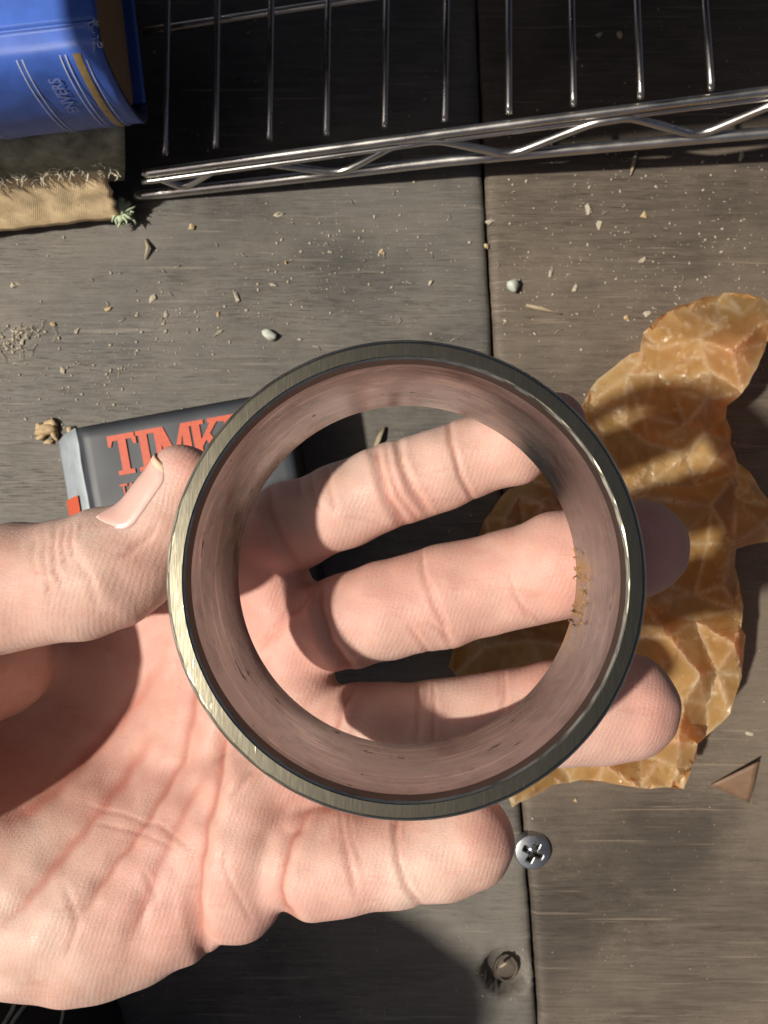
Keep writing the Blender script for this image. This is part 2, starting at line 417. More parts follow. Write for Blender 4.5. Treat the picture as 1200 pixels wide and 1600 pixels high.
chain(palm, [(405, 885, 17.9, 64)], .4)
chain(palm, [(455, 1210, 17.5, 62), (500, 1240, 17.6, 46)], .4)
fi = new_field(); fm = new_field(); fr = new_field(); fp = new_field(); th = new_field()
chain(fi, [(370, 880, 18.2, 70), (455, 823, 17.3, 66), (540, 788, 16.9, 66)], .3)
chain(fi, [(535, 790, 16.9, 65), (612, 757, 16.7, 66)], .12)
chain(fi, [(628, 752, 16.7, 66), (690, 733, 16.6, 64), (722, 720, 16.6, 62)], .12)
chain(fi, [(742, 714, 16.6, 62), (800, 692, 16.4, 64), (866, 664, 16.3, 50)], .12)
chain(fm, [(470, 985, 18.0, 66), (545, 970, 17.2, 70), (600, 955, 16.95, 76)], .3)
chain(fm, [(600, 955, 16.95, 75), (690, 932, 16.85, 80)], .12)
chain(fm, [(705, 927, 16.85, 80), (800, 905, 16.8, 76), (868, 884, 16.6, 82)], .12)
chain(fm, [(878, 882, 16.5, 82), (940, 868, 16.3, 80), (996, 855, 16.35, 77)], .12)
chain(fr, [(455, 1140, 18.0, 60), (560, 1148, 17.2, 74), (600, 1146, 17.1, 76)], .3)
chain(fr, [(600, 1146, 17.1, 76), (665, 1142, 17.0, 77)], .12)
chain(fr, [(680, 1140, 17.0, 76), (800, 1125, 16.8, 76), (860, 1115, 16.6, 80)], .12)
chain(fr, [(868, 1114, 16.5, 81), (930, 1108, 16.65, 84), (975, 1103, 16.65, 84)], .12)
chain(fp, [(420, 1350, 17.6, 66), (490, 1348, 16.8, 80), (540, 1344, 16.6, 78)], .3)
chain(fp, [(535, 1346, 16.6, 75), (615, 1338, 16.5, 74)], .12)
chain(fp, [(632, 1336, 16.5, 74), (690, 1326, 16.4, 76), (728, 1313, 16.3, 75)], .12)
fing = np.minimum(np.minimum(fi, fm), np.minimum(fr, fp))
chain(th, [(-240, 960, 16.0, 130), (-60, 925, 15.1, 92), (30, 915, 14.8, 92), (95, 908, 14.6, 87)], .4)
chain(th, [(95, 908, 14.6, 86), (130, 902, 14.5, 92), (180, 884, 14.4, 90)], .25)
chain(th, [(180, 884, 14.4, 90), (205, 872, 14.4, 78)], .25)
chain(th, [(216, 862, 14.4, 68), (242, 826, 14.3, 57), (258, 798, 14.2, 55)], .25)
chain(th, [(258, 798, 14.2, 55), (287, 746, 14.1, 52)], .2)
F = smin(palm, fing, .22)
F = smin(F, th, .55)
del palm, fing, fi, fm, fr, fp, th
#HAND-END
# ring placement (needed so the flesh gives way to it)
RC = U(629, 902.5, CAMH - 12.96)
RAX = Vector((-.052, .043, 1)).normalized()      # axis towards the camera
RW, RR = 2.0, 3.9
rq = Vector((0, 0, 1)).rotation_difference(RAX); RM = rq.to_matrix()
X = ax[0][:, None, None] - RC.x; Y = ax[1][None, :, None] - RC.y; Z = ax[2][None, None, :] - RC.z
hh = X * RAX.x + Y * RAX.y + Z * RAX.z
rad = np.sqrt(np.maximum(X * X + Y * Y + Z * Z - hh * hh, 0))
cyl = np.maximum(rad - RR, np.maximum(hh, -RW - hh)).astype(np.float32)
F = np.maximum(F, -(cyl - .012)); del X, Y, Z, hh, rad, cyl

def surface_nets(F):
    s = F < 0
    c = np.zeros(tuple(n - 1 for n in F.shape), np.int8)
    for i in (0, 1):
        for j in (0, 1):
            for k in (0, 1):
                c += s[i:i + F.shape[0] - 1, j:j + F.shape[1] - 1, k:k + F.shape[2] - 1]
    act = np.argwhere((c > 0) & (c < 8))
    idm = np.full(c.shape, -1, np.int32); idm[tuple(act.T)] = np.arange(len(act))
    corner = [(i, j, k) for i in (0, 1) for j in (0, 1) for k in (0, 1)]
    V = np.stack([F[act[:, 0] + i, act[:, 1] + j, act[:, 2] + k] for i, j, k in corner], 1)
    acc = np.zeros((len(act), 3)); cnt = np.zeros(len(act))
    for a in range(8):
        for b in range(a + 1, 8):
            ca, cb = np.array(corner[a]), np.array(corner[b])
            if np.abs(ca - cb).sum() != 1: continue
            m = (V[:, a] < 0) != (V[:, b] < 0)
            t = np.where(m, V[:, a] / np.where(m, V[:, a] - V[:, b], 1), 0)
            p = ca[None, :] + (cb - ca)[None, :] * t[:, None]
            acc[m] += p[m]; cnt[m] += 1
    pos = LO + H * (act + acc / cnt[:, None])
    quads = []
    for axis in range(3):
        n = [slice(None)] * 3; n2 = [slice(None)] * 3
        n[axis] = slice(0, -1); n2[axis] = slice(1, None)
        A = s[tuple(n)]; B = s[tuple(n2)]
        e = np.argwhere(A != B); o1, o2 = [q for q in range(3) if q != axis]
        ok = (e[:, o1] > 0) & (e[:, o2] > 0) & (e[:, o1] < F.shape[o1] - 1) & (e[:, o2] < F.shape[o2] - 1)
        e = e[ok]; inside = A[tuple(e.T)]
        def g(d1, d2):
            q = e.copy(); q[:, o1] += d1; q[:, o2] += d2; return idm[tuple(q.T)]
        q = np.stack([g(-1, -1), g(0, -1), g(0, 0), g(-1, 0)], 1)
        flip = inside if axis != 1 else ~inside
        q[~flip] = q[~flip][:, ::-1]
        quads.append(q)
    return pos, np.concatenate(quads)
pos, quads = surface_nets(F); del F

# folds and creases: polylines in photo pixels; (points, depth cm, half width px, d range)
CREASE = [
 ([(0, 1287), (60, 1250), (110, 1205), (180, 1130), (250, 1040)], .10, 26, (16.4, 22)),
 ([(0, 1452), (45, 1405), (90, 1345), (130, 1300), (190, 1220), (240, 1150)], .09, 20, (16, 22)),
 ([(120, 1440), (160, 1375), (200, 1322), (240, 1258), (280, 1188), (300, 1100), (320, 1020)], .10, 13, (16, 22)),
 ([(195, 1480), (230, 1395), (262, 1320), (285, 1275), (320, 1215)], .07, 14, (16, 22)),
 ([(326, 1510), (312, 1460), (305, 1400), (306, 1340), (316, 1285), (336, 1225), (345, 1160), (370, 1090), (420, 1030)], .17, 13, (15, 22)),
 ([(358, 1320), (352, 1350), (362, 1385), (392, 1440)], .02, 4, (15, 22)),
 ([(400, 1195), (375, 1225), (355, 1245)], .03, 6, (15, 22)),
 ([(490, 1255), (455, 1300), (438, 1350), (434, 1395), (442, 1425), (470, 1450)], .13, 11, (15, 22)),
 ([(500, 905), (500, 950), (512, 1000), (540, 1040), (556, 1052)], .12, 9, (15, 22)),
 ([(400, 1020), (450, 965), (495, 922)], .06, 8, (15, 22)),
 ([(555, 1075), (535, 1110), (524, 1140), (520, 1180)], .08, 8, (15, 22)),
 ([(415, 745), (420, 790), (445, 850), (470, 890)], .05, 12, (15, 22)),
 ([(130, 1255), (250, 1290), (300, 1330)], .02, 3, (15, 22)), ([(150, 1285), (215, 1300), (270, 1325)], .02, 3, (15, 22)),
 ([(225, 1360), (240, 1400), (215, 1440)], .025, 4, (15, 22)), ([(100, 1380), (120, 1440), (105, 1500)], .02, 5, (15, 22)),
 # index
 ([(583, 690), (590, 730), (606, 780), (640, 830)], .09, 8, (14.5, 18)), ([(598, 688), (606, 730), (626, 780), (652, 812)], .05, 5, (14.5, 18)),
 ([(620, 680), (626, 720), (645, 765), (668, 800)], .07, 6, (14.5, 18)),
 ([(702, 650), (704, 690), (720, 745), (745, 790)], .055, 4, (14.5, 18)),
 ([(486, 730), (490, 770), (500, 800)], .02, 4, (14.5, 18)), ([(510, 725), (514, 765), (524, 800)], .018, 4, (14.5, 18)), ([(465, 740), (470, 775)], .02, 4, (14.5, 18)),
 # middle
 ([(655, 850), (660, 890), (675, 935), (690, 975), (706, 1020)], .04, 4, (14.5, 18)), ([(640, 980), (655, 1000), (672, 1025)], .03, 4, (14.5, 18)), ([(670, 970), (690, 990), (712, 1010)], .03, 4, (14.5, 18)),
 ([(670, 905), (686, 945), (700, 985)], .025, 3, (14.5, 18)),
 ([(800, 920), (815, 945), (845, 972)], .02, 3, (14.5, 18)), ([(792, 890), (806, 930), (826, 970)], .02, 3, (14.5, 18)),
 # ring
 ([(648, 1060), (654, 1100), (652, 1160)], .04, 4, (14.5, 18)), ([(676, 1062), (680, 1110), (676, 1165)], .03, 4, (14.5, 18)), ([(664, 1062), (667, 1100)], .02, 3, (14.5, 18)),
 ([(783, 1040), (788, 1080), (785, 1120)], .035, 4, (14.5, 18)), ([(775, 1045), (779, 1085)], .02, 3, (14.5, 18)),
 # little
 ([(622, 1255), (617, 1290), (622, 1340), (635, 1385), (660, 1420)], .05, 5, (14.5, 18)), ([(630, 1260), (628, 1320), (640, 1370)], .02, 3, (14.5, 18)),
 ([(533, 1265), (536, 1300), (545, 1350), (556, 1400)], .03, 5, (14.5, 18)), ([(545, 1265), (549, 1310), (562, 1350)], .02, 4, (14.5, 18)), ([(520, 1280), (526, 1320)], .015, 4, (14.5, 18)),
 # thumb joint
 ([(70, 830), (64, 860), (72, 900), (82, 940)], .03, 6, (13, 16)), ([(88, 822), (80, 850), (84, 890), (100, 915)], .04, 5, (13, 16)), ([(100, 818), (96, 850), (104, 885)], .035, 4, (13, 16)),
 ([(112, 815), (108, 845), (116, 875)], .03, 4, (13, 16)), ([(54, 835), (50, 870), (58, 905)], .02, 5, (13, 16)), ([(126, 812), (124, 838)], .02, 4, (13, 16)),
 ([(180, 868), (200, 862), (225, 842), (245, 818)], .03, 5, (13, 16)),
 ([(120, 880), (140, 905), (150, 950)], .02, 6, (13, 16)),
]
d_ = CAMH - pos[:, 2]; PX = 600 + pos[:, 0] * FPX / d_; PY = 800 - pos[:, 1] * FPX / d_
me = bpy.data.meshes.new('hand')
me.vertices.add(len(pos)); me.vertices.foreach_set('co', (pos * CM).astype(np.float32).ravel())
me.loops.add(quads.size); me.loops.foreach_set('vertex_index', quads.astype(np.int32).ravel())
me.polygons.add(len(quads)); me.polygons.foreach_set('loop_start', np.arange(0, quads.size, 4, dtype=np.int32))
me.update(calc_edges=True); me.validate()
nrm = np.zeros((len(pos), 3), np.float32); me.vertex_normals.foreach_get('vector', nrm.ravel()) if False else None
buf = np.zeros(len(pos) * 3, np.float32); me.vertices.foreach_get('normal', buf); nrm = buf.reshape(-1, 3)
if float((nrm * (pos - pos.mean(0))).sum()) < 0:
    me.flip_normals(); me.vertices.foreach_get('normal', buf); nrm = buf.reshape(-1, 3)
disp = np.zeros(len(pos)); cre = np.zeros(len(pos))
wob = 5 * np.sin(PX * .045 + PY * .031) + 3 * np.sin(PX * .11 - PY * .07)
for pts, dep, hw, (d0, d1) in CREASE:
    best = np.full(len(pos), 1e9); pts = np.array(pts, float); tt = np.zeros(len(pos))
    L = len(pts) - 1
    for i in range(L):
        a, b = pts[i], pts[i + 1]; ba = b - a
        t = np.clip(((PX + wob * .35 - a[0]) * ba[0] + (PY + wob * .35 - a[1]) * ba[1]) / (ba @ ba), 0, 1)
        dd = np.hypot(PX + wob * .35 - a[0] - t * ba[0], PY + wob * .35 - a[1] - t * ba[1])
        u = dd < best; best[u] = dd[u]; tt[u] = (i + t[u]) / L
    m = (d_ > d0) & (d_ < d1)
    taper = np.clip(np.minimum(tt, 1 - tt) * 5 + .25, 0, 1)
    g = np.exp(-(best / hw) ** 2) * m * taper
    disp -= dep * g; disp += dep * (.28 if hw < 10 else .10) * np.exp(-((best - 2.0 * hw) / (hw * .9)) ** 2) * m * taper
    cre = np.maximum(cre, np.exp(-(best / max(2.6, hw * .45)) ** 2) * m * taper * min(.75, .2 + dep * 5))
p = pos
soft = .018 * np.sin(p[:, 0] * 2.1 + 1.3 * np.sin(p[:, 1] * 1.7)) * np.sin(p[:, 1] * 2.6 + .8) + .014 * np.sin(p[:, 0] * 5.3 + p[:, 1] * 3.1) * np.sin(p[:, 1] * 6.1 - p[:, 0] * 2.0)
# lean hollows running up the palm
soft += np.where((PX < 330) & (d_ > 16), (.018 * np.sin((PX * .75 + PY * .5) * .075)), 0)
up = np.clip(nrm[:, 2] * 1.6 + .2, 0, 1)
pos2 = pos + nrm * ((disp * up + soft))[:, None]
me.vertices.foreach_set('co', (pos2 * CM).astype(np.float32).ravel())
def blobs(lst):
    v = np.zeros(len(pos))
    for x, y, r, a in lst: v = np.maximum(v, a * np.exp(-((PX - x) ** 2 + (PY - y) ** 2) / r ** 2))
    return v
pink = blobs([(870, 900, 60, .9), (790, 880, 50, .5), (770, 700, 60, .5), (870, 690, 50, .8), (620, 860, 40, .4), (760, 1300, 55, 1), (840, 1060, 50, .7), (215, 880, 60, .7), (235, 950, 60, .8),
              (300, 730, 45, 1), (420, 930, 90, 1), (440, 1240, 60, .7), (470, 1040, 60, .6), (250, 1480, 50, .3), (560, 1390, 40, .2), (1020, 850, 90, .6), (1020, 1100, 90, .6)])
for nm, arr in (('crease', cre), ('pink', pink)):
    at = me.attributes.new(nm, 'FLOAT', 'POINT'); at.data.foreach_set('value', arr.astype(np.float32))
me.polygons.foreach_set('use_smooth', np.ones(len(me.polygons), bool)); me.update()

person = empty('person', label='person in black clothes with left hand open palm up, gripping the steel ring', category='person')
hand = link('hand', me, M['skin'], person)
sm = hand.modifiers.new('smooth', 'SMOOTH'); sm.iterations = 2; sm.factor = .5

# thumb nail: a curved plate lying on the outer side of the last joint
def nail():
    from mathutils.bvhtree import BVHTree
    bvh = BVHTree.FromPolygons([Vector(p) for p in pos2.tolist()], quads.tolist())
    c0, r0 = P4(230, 846, 14.35, 66); c1, r1 = P4(287, 746, 14.1, 53)
    d0 = (c1 - c0); L = d0.length; d0.normalize()
    n1 = Vector((-.72, .45, .54)); n1 = (n1 - d0 * n1.dot(d0)).normalized(); s1 = d0.cross(n1).normalized()
    vs, fs, mi = [], [], []; NU, NV = 28, 26
    for j in range(NV + 1):
        v = j / NV; t = .06 + 1.04 * v
        wd = (1 - max(0, (.30 - v) / .30) ** 2.6) ** .5 if v < .30 else (1 - max(0, (v - .80) / .20) ** 2.2 * .50)
        for i in range(NU + 1):
            u = i / NU * 2 - 1; an = u * .80 * max(.05, wd) * (1 if u > 0 else .08 + .92 * sst(0, .85, v))
            q = c0 + d0 * L * t + (n1 * math.cos(an) + s1 * math.sin(an)) * 1.25
            ap = c0 + d0 * L * t; p_, n_, _, _ = bvh.ray_cast(ap + (q - ap) * 1.6, (ap - q).normalized(), 3.0)
            if p_ is None: p_ = ap + (q - ap).normalized() * r1
            e = (1 - abs(u) ** 5) * (1 - max(0, (.12 - v) / .12) ** 2)
            vs.append(p_ + (q - p_).normalized() * (-.015 + .055 * e))
    n = NU + 1
    # relax the plate so that it reads as one smooth curve
    for _ in range(6):
        o_ = [Vector(x) for x in vs]
        for j in range(1, NV):
            for i in range(1, NU):
                k = j * n + i; vs[k] = (o_[k] * 2 + o_[k - 1] + o_[k + 1] + o_[k - n] + o_[k + n]) / 6
    for j in range(NV):
        for i in range(NU):
            fs.append((j * n + i, j * n + i + 1, (j + 1) * n + i + 1, (j + 1) * n + i)); mi.append(1 if j >= NV - 2 else 0)
    me = mesh('fingernail', vs, fs, True, mi)
    o = link('fingernail', me, [M['nail'], M['nail_edge']], hand)
    s = o.modifiers.new('solid', 'SOLIDIFY'); s.thickness = .03 * CM; s.offset = 0
    return o
nail()

# clothing of the kneeling person, at the corner of the picture; height added to cast shade
def leg_cloth():
    bm = bmesh.new(); bmesh.ops.create_icosphere(bm, subdivisions=5, radius=1)
    vs = []
    for v in bm.verts:
        c = v.co; k = 1 + .05 * noise.noise(c * 2.2) + .03 * noise.noise(c * 6) + .018 * abs(noise.noise(Vector((c.x * 14, c.y * 5, c.z * 5))))
        q = Vector((c.x * 10.2, c.y * 8.8, c.z * 25)) * k
        q = Matrix.Rotation(R(-12), 3, 'Z') @ q
        vs.append(q + Vector((-19.0, -23.6, 6.0)))
    fs = [tuple(v.index for v in f.verts) for f in bm.faces]; bm.free()
    o = link('trouser_leg', mesh('trouser_leg', vs, fs), M['cloth_k'], person)
    from mathutils.bvhtree import BVHTree
    bvh = BVHTree.FromPolygons([Vector(q) for q in vs], fs)
    for line in ([(16, 1548), (24, 1562), (18, 1580), (6, 1600), (-10, 1625)], [(44, 1556), (38, 1572), (24, 1590), (10, 1612), (0, 1640)], [(100, 1568), (96, 1590), (90, 1620)]):
        pts = []
        for x, y in line:
            dd = (U(x, y, 0) - Vector((0, 0, CAMH))).normalized(); h = bvh.ray_cast(Vector((0, 0, CAMH)), dd, 60)
            if h[0]: pts.append(h[0] + h[1] * .03)
        if len(pts) > 2:
            mb = MB(); mb.tube(pts, .07 if line[0][0] < 90 else .05, 8); mb.build('piping', M['piping'], o)
    return o
leg_cloth()

# ------------------------------------------------------------------ steel bearing ring
def ring():
    prof = [  # radius, height below the near face, material
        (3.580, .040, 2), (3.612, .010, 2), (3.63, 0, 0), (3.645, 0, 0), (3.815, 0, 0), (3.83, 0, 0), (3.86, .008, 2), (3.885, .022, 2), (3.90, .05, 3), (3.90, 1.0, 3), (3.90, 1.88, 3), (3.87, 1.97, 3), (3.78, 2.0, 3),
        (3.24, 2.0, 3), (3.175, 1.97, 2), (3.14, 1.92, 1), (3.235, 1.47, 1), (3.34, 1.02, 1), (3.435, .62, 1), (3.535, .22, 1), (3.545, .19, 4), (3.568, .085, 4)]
    N = 256; vs = []; fs = []; mi = []; n = len(prof)
    for i in range(N):
        a = 2 * math.pi * i / N
        for j, (r, h, m) in enumerate(prof):
            rr = r; h2 = h
            if j in (6, 7): rr += .006 * noise.noise(Vector((math.cos(a) * 14, math.sin(a) * 14, j)))
            if j in (0, 1): rr += .010 * noise.noise(Vector((math.cos(a) * 20, math.sin(a) * 20, j)))
            vs.append((rr * math.cos(a), rr * math.sin(a), -h2))
    for i in range(N):
        for j in range(n):
            k = (j + 1) % n
            fs.append((i * n + j, ((i + 1) % N) * n + j, ((i + 1) % N) * n + k, i * n + k))
            mi.append([2, 0, 0, 0, 0, 0, 2, 2, 3, 3, 3, 3, 3, 2, 2, 1, 1, 1, 1, 4, 4, 4][j])  # inner chamfer bands painted black as a dark reflection
    bm_vs = [RM @ Vector(v) for v in vs]
    o = link('bearing_ring', mesh('bearing_ring', vs, fs, True, mi), [M['face'], M['bore'], M['cham'], M['outer'], M['painted_dark']],
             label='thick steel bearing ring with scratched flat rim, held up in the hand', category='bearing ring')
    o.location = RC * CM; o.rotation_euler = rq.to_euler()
    me = o.data
    me.set_sharp_from_angle(angle=R(14))
    at = me.attributes.new('grease', 'FLOAT', 'POINT')
    g = []
    for v in me.vertices:
        c = v.co / CM; a = math.degrees(math.atan2(c.y, c.x)); dep = -c.z
        k = math.exp(-((a + 1) / 9) ** 2) * sst(.8, 1.6, dep) + .8 * math.exp(-((a + 18) / 14) ** 2) * sst(1.0, 1.8, dep) + .5 * math.exp(-((a - 135) / 22) ** 2) * sst(1.5, 2.0, dep)
        g.append(min(1, k))
    at.data.foreach_set('value', g)
    # dried grease flakes on the far lip at the right
    mb = MB(); rnd = random.Random(5)
    for k in range(22):
        a = R(rnd.uniform(-16, 7)); h = rnd.uniform(1.3, 1.95); r = 3.2 + (2 - h) * .2 - .03
        p = Vector((r * math.cos(a), r * math.sin(a), -h))
        q = p + Vector((rnd.uniform(-.1, .02), rnd.uniform(-.14, .14), rnd.uniform(-.1, .12)))
        mid = (p + q) / 2 + Vector((-.06, rnd.uniform(-.06, .06), 0))
        mb.tube([p, mid, q], [.022, .02, .006], 5, True, .5)
    mb.build('grease_flakes', M['grease'], o)
ring()

# ------------------------------------------------------------------ cardboard box with orange lettering
BA = R(10.2); bu = Vector((math.cos(BA), math.sin(BA), 0)); bv = Vector((math.sin(BA), -math.cos(BA), 0)); BZ = 4.0
B0 = U(116, 668, BZ)
def bp(u, v, z=BZ): return B0 + bu * u + bv * v + Vector((0, 0, z - BZ))
bearing_box = empty('cardboard_box', label='dark charcoal cardboard box with orange lettering, lying behind the thumb', category='box')
BWd, BHt = 7.45, 7.3
mb = MB(); mb.box(bp(BWd / 2 + .04, BHt / 2, 1.95), bu * (BWd / 2 - .12), bv * (BHt / 2 - .1), (0, 0, 1.93)); o = mb.build('box_body', M['box_in'], bearing_box, False); bevel(o, .05)
# lid sheet with softly rounded, scuffed corners
vs, fs = [], []; N = 30
for j in range(N + 1):
    for i in range(N + 1):
        u, v = BWd * i / N, BHt * j / N
        e = min(u, v, BWd - u, BHt - v)
        cr = math.hypot(max(0, .35 - u), max(0, .35 - v))
        z = BZ - .10 * (1 - sst(0, .25, e)) - .10 * sst(.2, .5, cr) + .03 * noise.noise(Vector((u * .7, v * .7, 0)))
        vs.append(bp(u, v, z))
fs = [(j * (N + 1) + i, (j + 1) * (N + 1) + i, (j + 1) * (N + 1) + i + 1, j * (N + 1) + i + 1) for j in range(N) for i in range(N)]
o = link('box_lid', mesh('box_lid', vs, fs), M['box'], bearing_box); s = o.modifiers.new('s', 'SOLIDIFY'); s.thickness = .1 * CM; s.offset = -1
# loose side flap leaning out at the left
vs = []; fs = []
for j in range(13):
    v = BHt * j / 12
    for i in range(6):
        t = i / 5
        vs.append(bp(-.03 - 1.55 * t - .12 * math.sin(t * 3) + .05 * noise.noise(Vector((v, t * 2, 0))), v + .03 * t, BZ - .12 - 2.3 * t))
fs = [(j * 6 + i, j * 6 + i + 1, (j + 1) * 6 + i + 1, (j + 1) * 6 + i) for j in range(12) for i in range(5)]
o = link('side_flap', mesh('side_flap', vs, fs), M['box_side'], bearing_box); s = o.modifiers.new('s', 'SOLIDIFY'); s.thickness = .06 * CM; o['label'] = 'pale blue-grey side flap leaning outwards'
vs = [bp(-.03 - 1.55 * t - .12 * math.sin(t * 3) - .05, v, BZ - .12 - 2.3 * t + .05) for v in (2.3, 3.4) for t in (.25, .45, .65, .85, 1.0)]
link('red_print', mesh('red_print', vs, [(i, i + 1, i + 6, i + 5) for i in range(4)]), M['orange'], bearing_box)
# slab-serif letters as polygons, unit height 1
def letter(ch):
    s = .20; q = .11; sw = .12   # stem, serif thickness, serif overhang
    def rc(x0, y0, x1, y1): return [(x0, y0), (x1, y0), (x1, y1), (x0, y1)]
    if ch == 'T': return .78, [rc(.29, 0, .49, 1), rc(.18, 0, .60, q), rc(.03, 1 - .14, .75, 1), [(.03, .72), (.10, .72), (.16, .88), (.03, .88)], [(.68, .72), (.75, .72), (.75, .88), (.62, .88)]]
    if ch == 'I': return .46, [rc(.13, 0, .33, 1), rc(.02, 0, .44, q), rc(.02, 1 - q, .44, 1)]
    if ch == 'M': return 1.06, [rc(.10, 0, .24, 1), rc(.80, 0, 1.0, 1), [(.10, 1), (.34, 1), (.60, .22), (.50, .0), (.44, .0)], [(.80, 1), (.88, 1), (.60, .0), (.46, .0), (.50, .2)], rc(.0, 0, .34, q), rc(.70, 0, 1.06, q), rc(.0, 1 - q, .3, 1), rc(.8, 1 - q, 1.06, 1)]
    if ch == 'K': return .92, [rc(.11, 0, .31, 1), rc(0, 0, .42, q), rc(0, 1 - q, .42, 1), [(.31, .34), (.31, .52), (.62, .95), (.80, .95)], [(.40, .56), (.52, .68), (.86, .06), (.62, .06)], rc(.52, 1 - q, .90, 1), rc(.52, 0, .94, q)]
    if ch == 'E': return .78, [rc(.11, 0, .31, 1), rc(0, 0, .72, .13), rc(0, .87, .70, 1), rc(.31, .45, .55, .57), rc(.62, .13, .72, .3), rc(.60, .7, .70, .87), rc(.5, .38, .56, .64)]
    if ch == 'N': return .98, [rc(.11, 0, .24, 1), rc(.72, 0, .85, 1), [(.11, 1), (.34, 1), (.85, .0), (.66, .0)], rc(0, 0, .36, q), rc(.60, 1 - q, .98, 1), rc(0, 1 - q, .3, 1)]
    return .5, []
mb = MB(); cx = 1.02; hgt = 1.42
for ci, ch in enumerate('TIMKEN'):
    wd, polys = letter(ch)
    for k, pl in enumerate(polys):
        zz = BZ + .045 + .0012 * k
        mb.add([bp(cx + x * hgt * .98, .52 + (1 - y) * hgt, zz) for x, y in pl], [tuple(range(len(pl)))])
    cx += wd * hgt * .88
o = mb.build('printed_lettering', M['orange'], bearing_box, False)
def text_mesh(body, size):
    cu = bpy.data.curves.new('t', 'FONT'); cu.body = body; cu.size = size; cu.offset = size * .02; cu.resolution_u = 3
    to = bpy.data.objects.new('t', cu); COL.objects.link(to)
    m = bpy.data.meshes.new_from_object(to); bpy.data.objects.remove(to)
    vs = [Vector(v.co) for v in m.vertices]; fs = [tuple(p.vertices) for p in m.polygons]; bpy.data.meshes.remove(m)
    return vs, fs
vs, fs = text_mesh('TAPERED ROLLER', .52)
mb = MB(); mb.add([bp(1.22 + v.x * .84 + .02 * noise.noise(v * 6), 2.66 - v.y * 1.12 - .03 * noise.noise(v * 9), BZ + .05) for v in vs], fs); mb.build('printed_lettering', M['orange'], bearing_box, False)

# ------------------------------------------------------------------ books
def book(name, org, ang, zb, zt, length, depth, bulge, mats, props, cover_t=.28, over=.35, shear=0.0):
    u = Vector((math.cos(ang), math.sin(ang), 0)); v = Vector((math.sin(ang), -math.cos(ang), 0))
    root = empty(name, **props)
    def bpnt(a, b, z): return Vector((org.x, org.y, 0)) - u * (a + (zt - z) * shear) + v * b + Vector((0, 0, z))   # a along the book to the left, b towards the viewer
    hh = (zt - zb) / 2; zm = (zt + zb) / 2
    # boards
    for z in (zt - cover_t / 2, zb + cover_t / 2):
        mb = MB(); mb.box(bpnt(length / 2, -depth / 2 + .02, z), u * (length / 2), v * (depth / 2 - .05), (0, 0, cover_t / 2))
        o = mb.build('cover', mats['cover'], root, False); bevel(o, .09, 3)
    def spine(t, a, off=0.0):
        th = math.pi * t
        z = zm + (hh - .02) * math.cos(th); b = bulge * (math.sin(th) ** .75 if 0 < t < 1 else 0)
        groove = -.22 * math.exp(-((t - .055) / .035) ** 2) - .22 * math.exp(-((t - .945) / .035) ** 2)
        b += groove
        n_ = Vector((0, math.sin(th) / max(.2, bulge), math.cos(th) / hh)); n_.normalize()
        return bpnt(a, b + n_.y * off, z + n_.z * off)
    A, T = 60, 44
    vs = [spine(j / T, length * i / A, .02 * noise.noise(Vector((i * .3, j * .3, zb))) + (.03 * noise.noise(Vector((i, j * .6, 3))) if i < 2 else 0)) for j in range(T + 1) for i in range(A + 1)]
    fs = [(j * (A + 1) + i, j * (A + 1) + i + 1, (j + 1) * (A + 1) + i + 1, (j + 1) * (A + 1) + i) for j in range(T) for i in range(A)]
    sp = link('spine', mesh('spine', vs, fs), [mats['spine'], mats['lining']], root)
    s = sp.modifiers.new('s', 'SOLIDIFY'); s.thickness = .16 * CM; s.offset = -1; s.material_offset_rim = 1; s.material_offset = 1
    # page block with rounded back
    prof = []
    for j in range(15):
        th = math.pi * j / 14; prof.append((-.25 + (bulge * .8) * math.sin(th), zm + (hh - cover_t - .02) * math.cos(th)))
    prof += [(-depth + over, zb + cover_t + .02), (-depth + over, zt - cover_t - .02)]
    n = len(prof); vs = [bpnt(over, b, z) for b, z in prof] + [bpnt(length - over, b, z) for b, z in prof]
    fs = [tuple(range(n)), tuple(range(2 * n - 1, n - 1, -1))] + [(i, n + i, n + (i + 1) % n, (i + 1) % n) for i in range(n)]
    link('page_block', mesh('page_block', vs, fs, False), mats['pages'], root)
    return root, spine, bpnt

BANG = R(6.5)
zt, zb = 10.2, 5.5
o0 = U(150, 30, zt)
bb, spine, bpnt = book('blue_book', o0, BANG, zb, zt, 15, 10, 1.15, dict(cover=M['blue'], spine=M['blue'], lining=M['blue_in'], pages=M['pages']),
    dict(label='blue cloth-bound book with rounded spine and faint tooled lines, on top of the worn book', category='book'))
def strip(a0, a1, t0, t1, mat, name, off=.018):
    n = 40; vs = []
    for i in range(n + 1):
        t = t0 + (t1 - t0) * i / n
        vs += [spine(t, a0, off), spine(t, (a0 + a1) / 2, off + .012), spine(t, a1, off)]
    fs = []
    for i in range(n):
        for k in (0, 1): fs.append((3 * i + k, 3 * i + k + 1, 3 * i + k + 4, 3 * i + k + 3))
    return link(name, mesh(name, vs, fs), mat, bb)
strip(.62, .84, .16, .88, M['gold'], 'gilt_band')
for a in (1.02, 1.17, 2.22, 2.37, 4.4): strip(a, a + .045, .16, .88, M['silver'], 'tooled_line')
strip(.50, .535, .2, .85, M['silver'], 'tooled_line')
vs, fs = text_mesh('ENVERS', .50)
xm = max(v.x for v in vs)
mb = MB(); mb.add([spine(.28 + (xm - v.x) / 7.6, 1.48 + v.y * .98, .03) for v in vs], fs); mb.build('spine_lettering', M['ink_grey'], bb, False)

